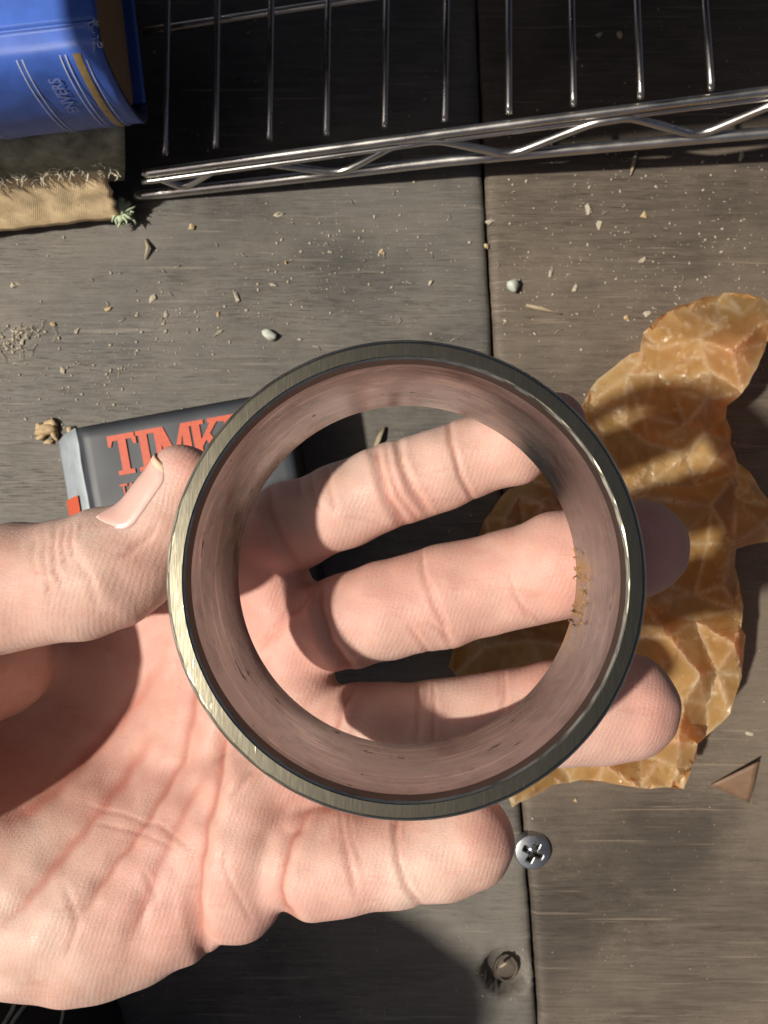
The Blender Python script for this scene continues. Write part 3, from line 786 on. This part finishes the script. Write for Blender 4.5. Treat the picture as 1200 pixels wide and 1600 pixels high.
M['shade_box_black'] = cloth_mat('black_shade_box_cloth', (.014, .014, .018), 1300, .5, .2)
o2 = U(84, 2, 10.25)
def add_shade_box():  # box height added to throw shade over the wire shelf
    root = empty('black_shade_box', label='black box on top of the blue book, made tall to cast shade, barely showing in the corner', category='box')
    u = Vector((math.cos(BANG), math.sin(BANG), 0)); v = Vector((math.sin(BANG), -math.cos(BANG), 0))
    c = Vector((o2.x - .1, o2.y + .32, 0)) - u * 6.5 - v * 5
    mb = MB(); mb.box(c + Vector((0, 0, 17.3)), u * 6.4, v * 4.95, (0, 0, 7.06)); bevel(mb.build('box_body', M['shade_box_black'], root, False), .15)
    mb = MB(); mb.box(c + Vector((0, 0, 24.9)), u * 6.6, v * 5.1, (0, 0, 1.1)); bevel(mb.build('box_lid', M['shade_box_black'], root, False), .2)
add_shade_box()
# old torn book underneath
oz = 5.3
o1 = U(192, 176, oz)
ob, osp, obp = book('worn_book', Vector((o1.x, o1.y, 0)), BANG, 1.0, oz, 16, 10, .75, dict(cover=M['oldtop'], spine=M['oldcloth'], lining=M['pages2'], pages=M['pages2']),
    dict(label='old worn book with torn grey-green spine and tan lining showing, under the blue book', category='book'), .35, .2, .33)
# torn tan mull hanging off the lower half of the spine
vs = []; fs = []; A, T = 70, 14
for j in range(T + 1):
    for i in range(A + 1):
        t = j / T; a = 16 * i / A + .75 - .45 * j / T + .10 * noise.noise(Vector((j * .6, 1, 2)))
        jag = .32 * noise.noise(Vector((a * 1.7, 0, 5))) + .18 * noise.noise(Vector((a * 5, 0, 5)))
        z = 3.25 + jag * (1 - t) - t * 2.6 + .0 * a
        if a < 1.2: z -= (1.2 - a) * .55 * (1 - t)
        b = .62 + 1.0 * t ** .9 + .06 * noise.noise(Vector((a * 1.5, t * 4, 1))) + .025 * noise.noise(Vector((a * 7, t * 12, 1)))
        if a < .9: b += (.9 - a) * .12
        vs.append(obp(a, b, z))
fs = [(j * (A + 1) + i, j * (A + 1) + i + 1, (j + 1) * (A + 1) + i + 1, (j + 1) * (A + 1) + i) for j in range(T) for i in range(A)]
o = link('torn_lining', mesh('torn_lining', vs, fs), M['mull'], ob); s = o.modifiers.new('s', 'SOLIDIFY'); s.thickness = .09 * CM; o['label'] = 'tan mull cloth peeling off the spine'
mb = MB(); rnd = random.Random(3)
for k in range(190):
    a = rnd.uniform(.2, 9); z = 3.2 + .32 * noise.noise(Vector((a * 1.7, 0, 5))) + rnd.uniform(-.15, .35)
    if a < 1.2: z -= (1.2 - a) * .4
    p = obp(a, .72 + rnd.uniform(0, .2), z); pts = [p]; d = Vector((rnd.uniform(-1, 1), rnd.uniform(-1, .1), rnd.uniform(-.4, .8)))
    for q in range(4):
        d = (d + Vector((rnd.uniform(-.7, .7), rnd.uniform(-.6, .5), rnd.uniform(-.6, .6)))).normalized(); pts.append(pts[-1] + d * .09)
    mb.tube(pts, [.035, .026, .018, .012, .006], 4, False)
mb.build('frayed_fibres', M['fray'], ob, kind='stuff')
mb = MB()
c = U(192, 333, .6)
for k in range(26):
    a = k * 2.4; p = c + Vector((.25 * math.cos(a) * rnd.random(), .2 * math.sin(a) * rnd.random(), rnd.uniform(-.1, .25)))
    if k % 3 == 0: mb.blob(p, rnd.uniform(.12, .26), k, 2, .9, (1.3, .8, .5), a)
    else:
        pts = [p]; d = Vector((math.cos(a), math.sin(a) - .4, .3))
        for q in range(4): d = (d + Vector((rnd.uniform(-.6, .6), rnd.uniform(-.6, .6), rnd.uniform(-.5, .3)))).normalized(); pts.append(pts[-1] + d * .13)
        mb.tube(pts, [.06, .06, .05, .04, .015], 5)
mb.build('torn_headband', M['green'], ob)
mb = MB()
for k in range(45):          # rubbed cloth fibres at the head of the blue spine
    p = spine(rnd.uniform(0.0, .14), rnd.uniform(-.02, .22) ** 1, .03); pts = [p]; d = Vector((rnd.uniform(-.3, 1), rnd.uniform(-1, .4), rnd.uniform(-.2, .9)))
    for q in range(3): d = (d + Vector((rnd.uniform(-.6, .6), rnd.uniform(-.6, .6), rnd.uniform(-.6, .6)))).normalized(); pts.append(pts[-1] + d * .05)
    mb.tube(pts, [.008, .010, .008, .004], 4, False)
mb.build('rubbed_fibres', M['silver'], bb, kind='stuff')

# ------------------------------------------------------------------ chromed wire shelf
def dz(px, extra=0.0):          # height of the deck above the boards
    return CAMH - (29.6 - (px - 200) / 1000 * 2.6 + extra)
def W(px, py, extra=0.0): return U(px, py, dz(px, extra))
shelf = empty('wire_shelf', label='chromed wire shelf with parallel rods and a zigzag truss edge', category='wire shelf')
wires = [(262, 258, 238), (340, 337, 228), (424, 421, 216), (513, 510, 207), (604, 601, 196), (698, 695, 186), (795, 795, 174), (893, 896, 162), (995, 1001, 150), (1101, 1111, 137), (1214, 1226, 124)]
for xt, xb, yb in wires:
    mb = MB(); xu = xt - (xb - xt) * .8
    mb.tube([W(xu, -180), W(xt, 0), W(xb, yb - 6), W(xb, yb + 3, .15)], .125, 12)
    mb.build('deck_wire', M['chrome'], shelf)
def rail(pts, r, ex=0, name='rail'):
    mb = MB(); mb.tube([W(x, y, ex) for x, y in pts], r, 14); mb.build(name, M['chrome'], shelf)
rail([(226, 271), (235, 270), (700, 207), (1200, 142), (1420, 112)], .16, .25, 'top_rail')
rail([(222, 284), (235, 283), (700, 218), (1200, 153), (1420, 124)], .10, .62, 'inner_rail')
rail([(212, 306), (225, 305), (700, 251), (1200, 207), (1420, 186)], .20, 2.2, 'bottom_rail')
zz = [(222, 268), (287, 293), (352, 256), (398, 252), (532, 271), (620, 224), (690, 219), (796, 243), (925, 192), (985, 183), (1092, 212), (1215, 160), (1290, 150)]
mb = MB(); pts = []
lv = [.5, 2.0, .6, .6, 2.0, .6, .6, 2.0, .6, .6, 2.0, .6, .6]
for i in range(len(zz) - 1):
    a = W(*zz[i], lv[i]); b = W(*zz[i + 1], lv[i + 1])
    for k in range(6): pts.append(a.lerp(b, k / 6))
pts = [pts[0]] + [(pts[i - 1] + pts[i] * 2 + pts[i + 1]) / 4 for i in range(1, len(pts) - 1)] + [pts[-1]]
mb.tube(pts, .145, 12); mb.build('zigzag_wire', M['chrome'], shelf)
mb = MB(); mb.tube([W(225, 50, 1.2), W(264, 44, 1.2), W(440, 17, 1.2), W(700, -22, 1.2), W(1250, -110, 1.2)], .15, 12); mb.build('cross_wire', M['chrome'], shelf)

# unseen board on posts, added to keep the light off the boards beyond the rail
ua = R(7); uu = Vector((math.cos(ua), math.sin(ua), 0)); uv = Vector((-math.sin(ua), math.cos(ua), 0)); u0 = Vector((-14.9, 10.9, 20))
mb = MB(); mb.box(u0 + uu * 20 + uv * 12 + Vector((0, 0, .4)), uu * 20, uv * 12, (0, 0, .4)); bevel(mb.build('added_shade_board', M['under'], shelf, False), .1)
for a_, b_ in ((39.2, .8), (39.2, 23.2), (.8, 23.2)):
    q = u0 + uu * a_ + uv * b_; mb = MB(); mb.tube([Vector((q.x, q.y, .02)), Vector((q.x, q.y, 20))], .5, 16); mb.build('added_shade_post', M['chrome'], shelf)

# ------------------------------------------------------------------ crumpled waxed paper
out = [(1005, 520), (1030, 495), (1060, 478), (1100, 464), (1150, 458), (1190, 464), (1222, 480), (1215, 510), (1198, 535), (1183, 575), (1170, 600), (1152, 622), (1136, 634), (1134, 652), (1143, 672), (1141, 694), (1152, 722),
       (1172, 738), (1188, 765), (1215, 795), (1228, 822), (1205, 846), (1168, 852), (1150, 858), (1148, 885), (1157, 925), (1160, 965), (1163, 1010), (1159, 1058), (1148, 1090), (1141, 1115), (1115, 1140), (1090, 1163), (1088, 1185), (1076, 1215),
       (1068, 1233), (1030, 1231), (985, 1229), (960, 1225), (935, 1220), (890, 1223), (865, 1226), (838, 1242), (800, 1262), (790, 1230), (770, 1150), (730, 1090), (701, 1042), (708, 1015), (725, 960), (740, 890), (748, 838), (757, 812), (784, 775), (822, 748), (860, 700), (905, 642), (922, 608), (948, 582), (985, 553), (1000, 549)]
def orec(out):
    r = []
    for i in range(len(out)):
        a, b = Vector(out[i]), Vector(out[(i + 1) % len(out)]); n = max(1, int((b - a).length / 14))
        for k in range(n):
            p = a.lerp(b, k / n)
            if k: p += Vector((noise.noise(Vector((p.x * .08, p.y * .08, 0))), noise.noise(Vector((p.x * .08, p.y * .08, 9))))) * 6
            r.append(p)
    return r
ol = orec(out)
# hand placed ridge / valley nodes: px, py, height above mean
nodes = [(1145, 548, 1.5), (1078, 487, .6), (1190, 505, 1.0), (1105, 625, 1.3), (1018, 724, .2), (1030, 545, .5), (1050, 610, -.2), (1003, 650, 1.1), (978, 665, .1), (982, 770, .9), (945, 700, .5), (1138, 688, 1.3),
         (1100, 675, .4), (1062, 850, .2), (1145, 852, 1.1), (1085, 760, -.3), (1112, 790, .9), (1150, 780, .1), (1190, 820, 1.0), (1010, 945, .6), (1045, 995, 1.4), (1095, 1055, 1.2), (1120, 1050, .4), (1150, 1008, 1.2), (1130, 915, 1.2),
         (1085, 930, .0), (1060, 1160, 1.4), (1105, 1100, .2), (1090, 1165, 1.0), (1062, 1200, .2), (1000, 1180, -.1), (945, 1195, 1.0), (900, 1195, .2), (1010, 1060, .3), (960, 1000, .6), (930, 900, .7), (985, 850, .0), (900, 800, 1.0),
         (850, 790, 1.5), (820, 830, .7), (790, 810, 1.0), (770, 870, .4), (800, 960, .3), (760, 1010, .5), (830, 1000, .9), (860, 1060, .2), (800, 1080, .3), (860, 1150, .3), (920, 1100, .8), (1090, 530, .6), (1110, 580, .2), (1040, 780, .8), (870, 920, .3)]
rnd = random.Random(11)
def inside(p, poly):
    c = False; n = len(poly)
    for i in range(n):
        a, b = poly[i], poly[i - 1]
        if (a[1] > p[1]) != (b[1] > p[1]) and p[0] < (b[0] - a[0]) * (p[1] - a[1]) / (b[1] - a[1]) + a[0]: c = not c
    return c
def base_h(x, y):
    h = 1.3 + 1.9 * sst(860, 1080, x) * sst(420, 560, y) * (1 - .35 * sst(900, 1200, y)) + .3 * sst(820, 760, x)
    return h
crs = [(x, y, h) for x, y, h in nodes]
for _ in range(700):
    x, y = rnd.uniform(700, 1228), rnd.uniform(458, 1260)
    if len(crs) > 96: break
    if inside((x, y), out) and min((x - a) ** 2 + (y - b) ** 2 for a, b, c_ in crs) > 30 ** 2: crs.append((x, y, rnd.uniform(-.15, .75)))
olc = ol[::3]
ptsc = [Vector(p) for p in olc] + [Vector((a, b)) for a, b, c_ in crs]
hs = [rnd.uniform(-.25, .8) for _ in olc] + [c_ for a, b, c_ in crs]
res = geometry.delaunay_2d_cdt(ptsc, [(i, (i + 1) % len(olc)) for i in range(len(olc))], [], 0, 0.01)
cv, cf, orig = res[0], res[2], res[3]
hh = []
for i in range(len(cv)):
    hh.append(hs[orig[i][0]] if orig[i] else .3)
tris = np.array([[*cv[a], *cv[b], *cv[c_]] for a, b, c_ in cf if True]); trh = np.array([[hh[a], hh[b], hh[c_]] for a, b, c_ in cf])
edict = {}
for ti, f in enumerate(cf):
    for a, b in ((0, 1), (1, 2), (2, 0)): edict.setdefault(tuple(sorted((f[a], f[b]))), []).append(ti)
seg = []
def tri_n(t):
    f = cf[t]; P_ = [Vector((cv[i].x, cv[i].y, hh[i] * 60)) for i in f]; n = (P_[1] - P_[0]).cross(P_[2] - P_[0]); return n.normalized() * (1 if n.z > 0 else -1)
for (a, b), ts in edict.items():
    if len(ts) == 2:
        an = tri_n(ts[0]).angle(tri_n(ts[1]))
        seg.append((cv[a].x, cv[a].y, cv[b].x, cv[b].y, min(1, max(0, (an - .18) / .6)) ** .8))
seg = np.array(seg)
fine = [Vector(p) for p in ol]
g = 5.0; y = 455
while y < 1265:
    x = 698 + (rnd.random() * g)
    while x < 1230:
        q = (x + rnd.uniform(-1.8, 1.8), y + rnd.uniform(-1.8, 1.8))
        if inside(q, ol) and min(abs(q[0] - p.x) + abs(q[1] - p.y) for p in ol) > 4: fine.append(Vector(q))
        x += g
    y += g
res = geometry.delaunay_2d_cdt(fine, [(i, (i + 1) % len(ol)) for i in range(len(ol))], [], 1, 0.01)
fv, ff = res[0], res[2]
PVx = np.array([v.x for v in fv]); PVy = np.array([v.y for v in fv])
HT = np.full(len(fv), np.nan)
for t, hcol in zip(tris, trh):
    x0, y0, x1, y1, x2, y2 = t; den = (y1 - y2) * (x0 - x2) + (x2 - x1) * (y0 - y2)
    if abs(den) < 1e-9: continue
    l0 = ((y1 - y2) * (PVx - x2) + (x2 - x1) * (PVy - y2)) / den; l1 = ((y2 - y0) * (PVx - x2) + (x0 - x2) * (PVy - y2)) / den; l2 = 1 - l0 - l1
    m = (l0 > -.02) & (l1 > -.02) & (l2 > -.02); HT[m] = (l0 * hcol[0] + l1 * hcol[1] + l2 * hcol[2])[m]
HT = np.where(np.isnan(HT), .2, HT)
fold = np.zeros(len(fv))
for x0, y0, x1, y1, s_ in seg:
    dx, dy = x1 - x0, y1 - y0; t = np.clip(((PVx - x0) * dx + (PVy - y0) * dy) / (dx * dx + dy * dy + 1e-6), 0, 1)
    dd = np.hypot(PVx - x0 - t * dx, PVy - y0 - t * dy); fold = np.maximum(fold, s_ * np.exp(-(dd / 3.6) ** 2))
vs = []
for i, v in enumerate(fv):
    r1 = noise.noise(Vector((v.x * .015 + .3 * noise.noise(Vector((v.x * .05, v.y * .05, 7))), v.y * .014, 2))); r2 = noise.noise(Vector((v.x * .036, v.y * .033 + .3, 8)))
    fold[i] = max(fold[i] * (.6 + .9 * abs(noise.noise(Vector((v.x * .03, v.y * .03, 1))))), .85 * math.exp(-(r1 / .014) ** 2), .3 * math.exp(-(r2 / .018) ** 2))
    f1 = -abs(r1) * .45 - abs(r2) * .10 + .1 + abs(noise.noise(Vector((v.x * .07, v.y * .06, 5)))) * .06 + .02 * noise.noise(Vector((v.x * .16, v.y * .16, 5)))
    z = max(.06, base_h(v.x, v.y) + HT[i] * 1.35 + f1)
    vs.append(U(v.x, v.y, z))
me = mesh('crumpled_paper', vs, [tuple(f) for f in ff])
at = me.attributes.new('fold', 'FLOAT', 'POINT'); at.data.foreach_set('value', fold.astype(np.float32))
me.set_sharp_from_angle(angle=R(16))
o = link('crumpled_paper', me, M['paper'], None, label='crumpled sheet of glossy amber waxed paper lying beyond the fingertips', category='paper')

# ------------------------------------------------------------------ small things on the boards
t0 = [U(1110, 1226, .05), U(1186, 1189, .5), U(1170, 1254, .06)]
mb = MB(); n = 8; idx = {}
for i in range(n + 1):
    for j in range(n + 1 - i):
        a, b = i / n, j / n; p = t0[0] * (1 - a - b) + t0[1] * a + t0[2] * b; p.z += .12 * math.sin(a * 3) * b; idx[(i, j)] = len(mb.v); mb.v.append(p)
for i in range(n):
    for j in range(n - i):
        mb.f.append((idx[(i, j)], idx[(i + 1, j)], idx[(i, j + 1)]))
        if j < n - i - 1: mb.f.append((idx[(i + 1, j)], idx[(i + 1, j + 1)], idx[(i, j + 1)]))
o = mb.build('paper_scrap', M['scrap'], None, label='small brown triangular paper scrap on the board below the crumpled sheet', category='paper scrap'); s = o.modifiers.new('s', 'SOLIDIFY'); s.thickness = .03 * CM

def screw():
    c = U(831, 1328, 0); root = empty('screw', label='zinc cross-head screw driven into the joint between the boards', category='screw')
    vs = []; NR, NA = 34, 96; Rr = .78; rot = R(28)
    for i in range(NR + 1):
        r = Rr * (i / NR)
        for k in range(NA):
            a = 2 * math.pi * k / NA; x, y = r * math.cos(a + rot), r * math.sin(a + rot)
            z = .30 - .10 * (r / Rr) ** 2 - .22 * sst(.86, 1.0, r / Rr)
            arm = min(abs(x), abs(y)); lng = max(abs(x), abs(y))
            ins = (1 - sst(.075, .12, arm)) * (1 - sst(.34, .44, lng)); ins = max(ins, 1 - sst(.11, .17, r))
            z -= .34 * ins; vs.append(c + Vector((r * math.cos(a), r * math.sin(a), z)))
    fs = [(i * NA + k, (i + 1) * NA + k, (i + 1) * NA + (k + 1) % NA, i * NA + (k + 1) % NA) for i in range(NR) for k in range(NA)]
    sm_ = [1 if vs[f[0]].z < .30 - .10 * (math.hypot(vs[f[0]].x - c.x, vs[f[0]].y - c.y) / Rr) ** 2 - .22 * sst(.86, 1.0, math.hypot(vs[f[0]].x - c.x, vs[f[0]].y - c.y) / Rr) - .12 else 0 for f in fs]  # faces down in the cross recess get the painted shade
    link('screw_head', mesh('screw_head', vs, fs, True, sm_), [M['zinc'], M['painted_dark']], root)
    mb = MB(); mb.tube([c + Vector((0, 0, -1.7)), c + Vector((0, 0, .05))], .22, 16); mb.build('shank', M['zinc'], root)
screw()
def item(name, mat, label, cat, fn):
    mb = MB(); fn(mb); mb.build(name, M[mat], None, label=label, category=cat)
def nub(px, py, r, sq=(1, 1, .8), seed=1, amp=.6, rot=0, lift=.6):
    return lambda mb: mb.blob(U(px, py, r * lift), r, seed, 2, amp, sq, rot)
def stick(pts, r): return lambda mb: mb.tube([U(x, y, z) for x, y, z in pts], r, 7, True, .6)
item('pebble', 'stone', 'pale greenish pebble beside the board joint above the ring', 'pebble', nub(801, 446, .27, (.8, 1.1, 1.2), 2, .5, .4, 1.0))
item('wood_chip', 'stone', 'whitish chip on the grey board just above the ring', 'chip', nub(419, 522, .22, (1.5, .8, .9), 5, .5, R(-35), .9))
item('straw', 'twig', 'short straw piece lying under the pale pebble', 'straw', stick([(822, 477, .1), (845, 482, .2), (877, 491, .1)], [.07, .09, .03]))
item('straw', 'twig', 'thin upright straw just below the shelf edge, right of the joint', 'straw', stick([(994, 238, .15), (990, 255, .2), (985, 274, .1)], [.07, .09, .03]))
item('splinter', 'twig', 'pale pointed splinter on the board above the index finger', 'splinter', stick([(600, 668, .15), (592, 685, .3), (584, 705, .2)], [.08, .14, .1]))
item('leaf_fragment', 'twig', 'thin curled leaf fragment beneath the torn worn book', 'leaf', stick([(226, 372, .1), (231, 386, .25), (226, 405, .1)], [.03, .1, .03]))
def husk(mb):
    for k, (x, y, r) in enumerate([(72, 672, .30), (62, 668, .2), (82, 663, .22), (66, 682, .18), (86, 680, .2), (77, 690, .14)]): mb.blob(U(x, y, r * .7), r, k + 3, 2, .9, (1.2, .7, .7), k * 1.3)
item('seed_husk', 'husk', 'tan crumbled seed husk on the grey board left of the box', 'husk', husk)
item('seed_husk', 'husk', 'small tan husk crumb at the upper left corner of the box', 'husk', nub(110, 672, .16, (1, 1, 1), 9, .6, 0, 1))
def fluff(mb):
    rr = random.Random(8)
    for k in range(34):
        p = U(rr.gauss(30, 22), rr.gauss(528, 16), .05); pts = [p]; d = Vector((rr.uniform(-1, 1), rr.uniform(-1, 1), .1))
        for q in range(4): d = (d + Vector((rr.uniform(-.8, .8), rr.uniform(-.8, .8), rr.uniform(-.3, .3)))).normalized(); e = pts[-1] + d * .13; e.z = max(.04, e.z); pts.append(e)
        mb.tube(pts, .012, 4); mb.blob(p, rr.uniform(.03, .08), k, 1, .6, (1.4, 1, .5), k)
item('dust_tuft', 'grit', 'tangled tuft of grey dust and fibres at the left edge', 'dust tuft', fluff)
crumbs = [(597, 394, .10), (238, 466, .12), (368, 462, .11), (168, 483, .10), (119, 517, .09), (98, 577, .09), (82, 507, .12), (675, 440, .09), (935, 352, .10), (1006, 337, .12), (1004, 407, .10), (920, 325, .12), (760, 384, .09), (765, 345, .1),
          (860, 427, .09), (978, 497, .11), (1010, 490, .10), (1158, 245, .1), (300, 355, .13), (435, 335, .10), (259, 492, .09), (341, 490, .09), (22, 445, .1), (898, 451, .08), (968, 55, .12), (898, 90, .09), (936, 55, .1), (899, 1250, .08), (1170, 1145, .09), (340, 520, .09), (447, 410, .1), (426, 444, .08)]
for k, (x, y, r) in enumerate(crumbs):
    mb = MB(); mb.blob(U(x, y, r * .5), r * 1.05, k, 1, 1.3, (1.1 + .5 * (k % 3), .9, .45 + .12 * (k % 4)), k)
    mb.build('crumb', M['grit'] if k % 3 else M['husk'], None, False, label='tiny pale crumb of grit scattered on the boards', category='crumb', group='pale crumbs scattered on the boards')
mb = MB(); rr = random.Random(21)
for k in range(1300):
    if k % 3 == 0: x, y = rr.uniform(-50, 1250), rr.uniform(-50, 1650)
    elif k % 3 == 1: t = rr.random(); x, y = 40 + 620 * t + rr.gauss(0, 55), 640 - 290 * t + rr.gauss(0, 45)
    else: x, y = rr.uniform(760, 1230), rr.gauss(380, 110)
    r = .016 + .045 * rr.random() ** 3
    if abs(x - 770) < 14: continue
    mb.blob(U(x, y, r * .5), r, k, 1 if r > .04 else 0, .5, (rr.uniform(.8, 1.8), 1, .7), rr.random() * 6) if r > .03 else mb.box(U(x, y, r * .5), (r, 0, 0), (0, r * .8, 0), (0, r * .2, r * .7))
for k in range(60):
    x, y = rr.uniform(0, 1200), rr.uniform(290, 660); a = rr.random() * 6.28; p = U(x, y, .05); l = rr.uniform(.1, .35)
    mb.tube([p, p + Vector((math.cos(a) * l * .5, math.sin(a) * l * .5, .05)), p + Vector((math.cos(a + .4) * l, math.sin(a + .4) * l, .0))], .014, 4)
mb.build('grit', M['grit'], None, kind='stuff', label='fine dust and grit scattered over the boards', category='grit')
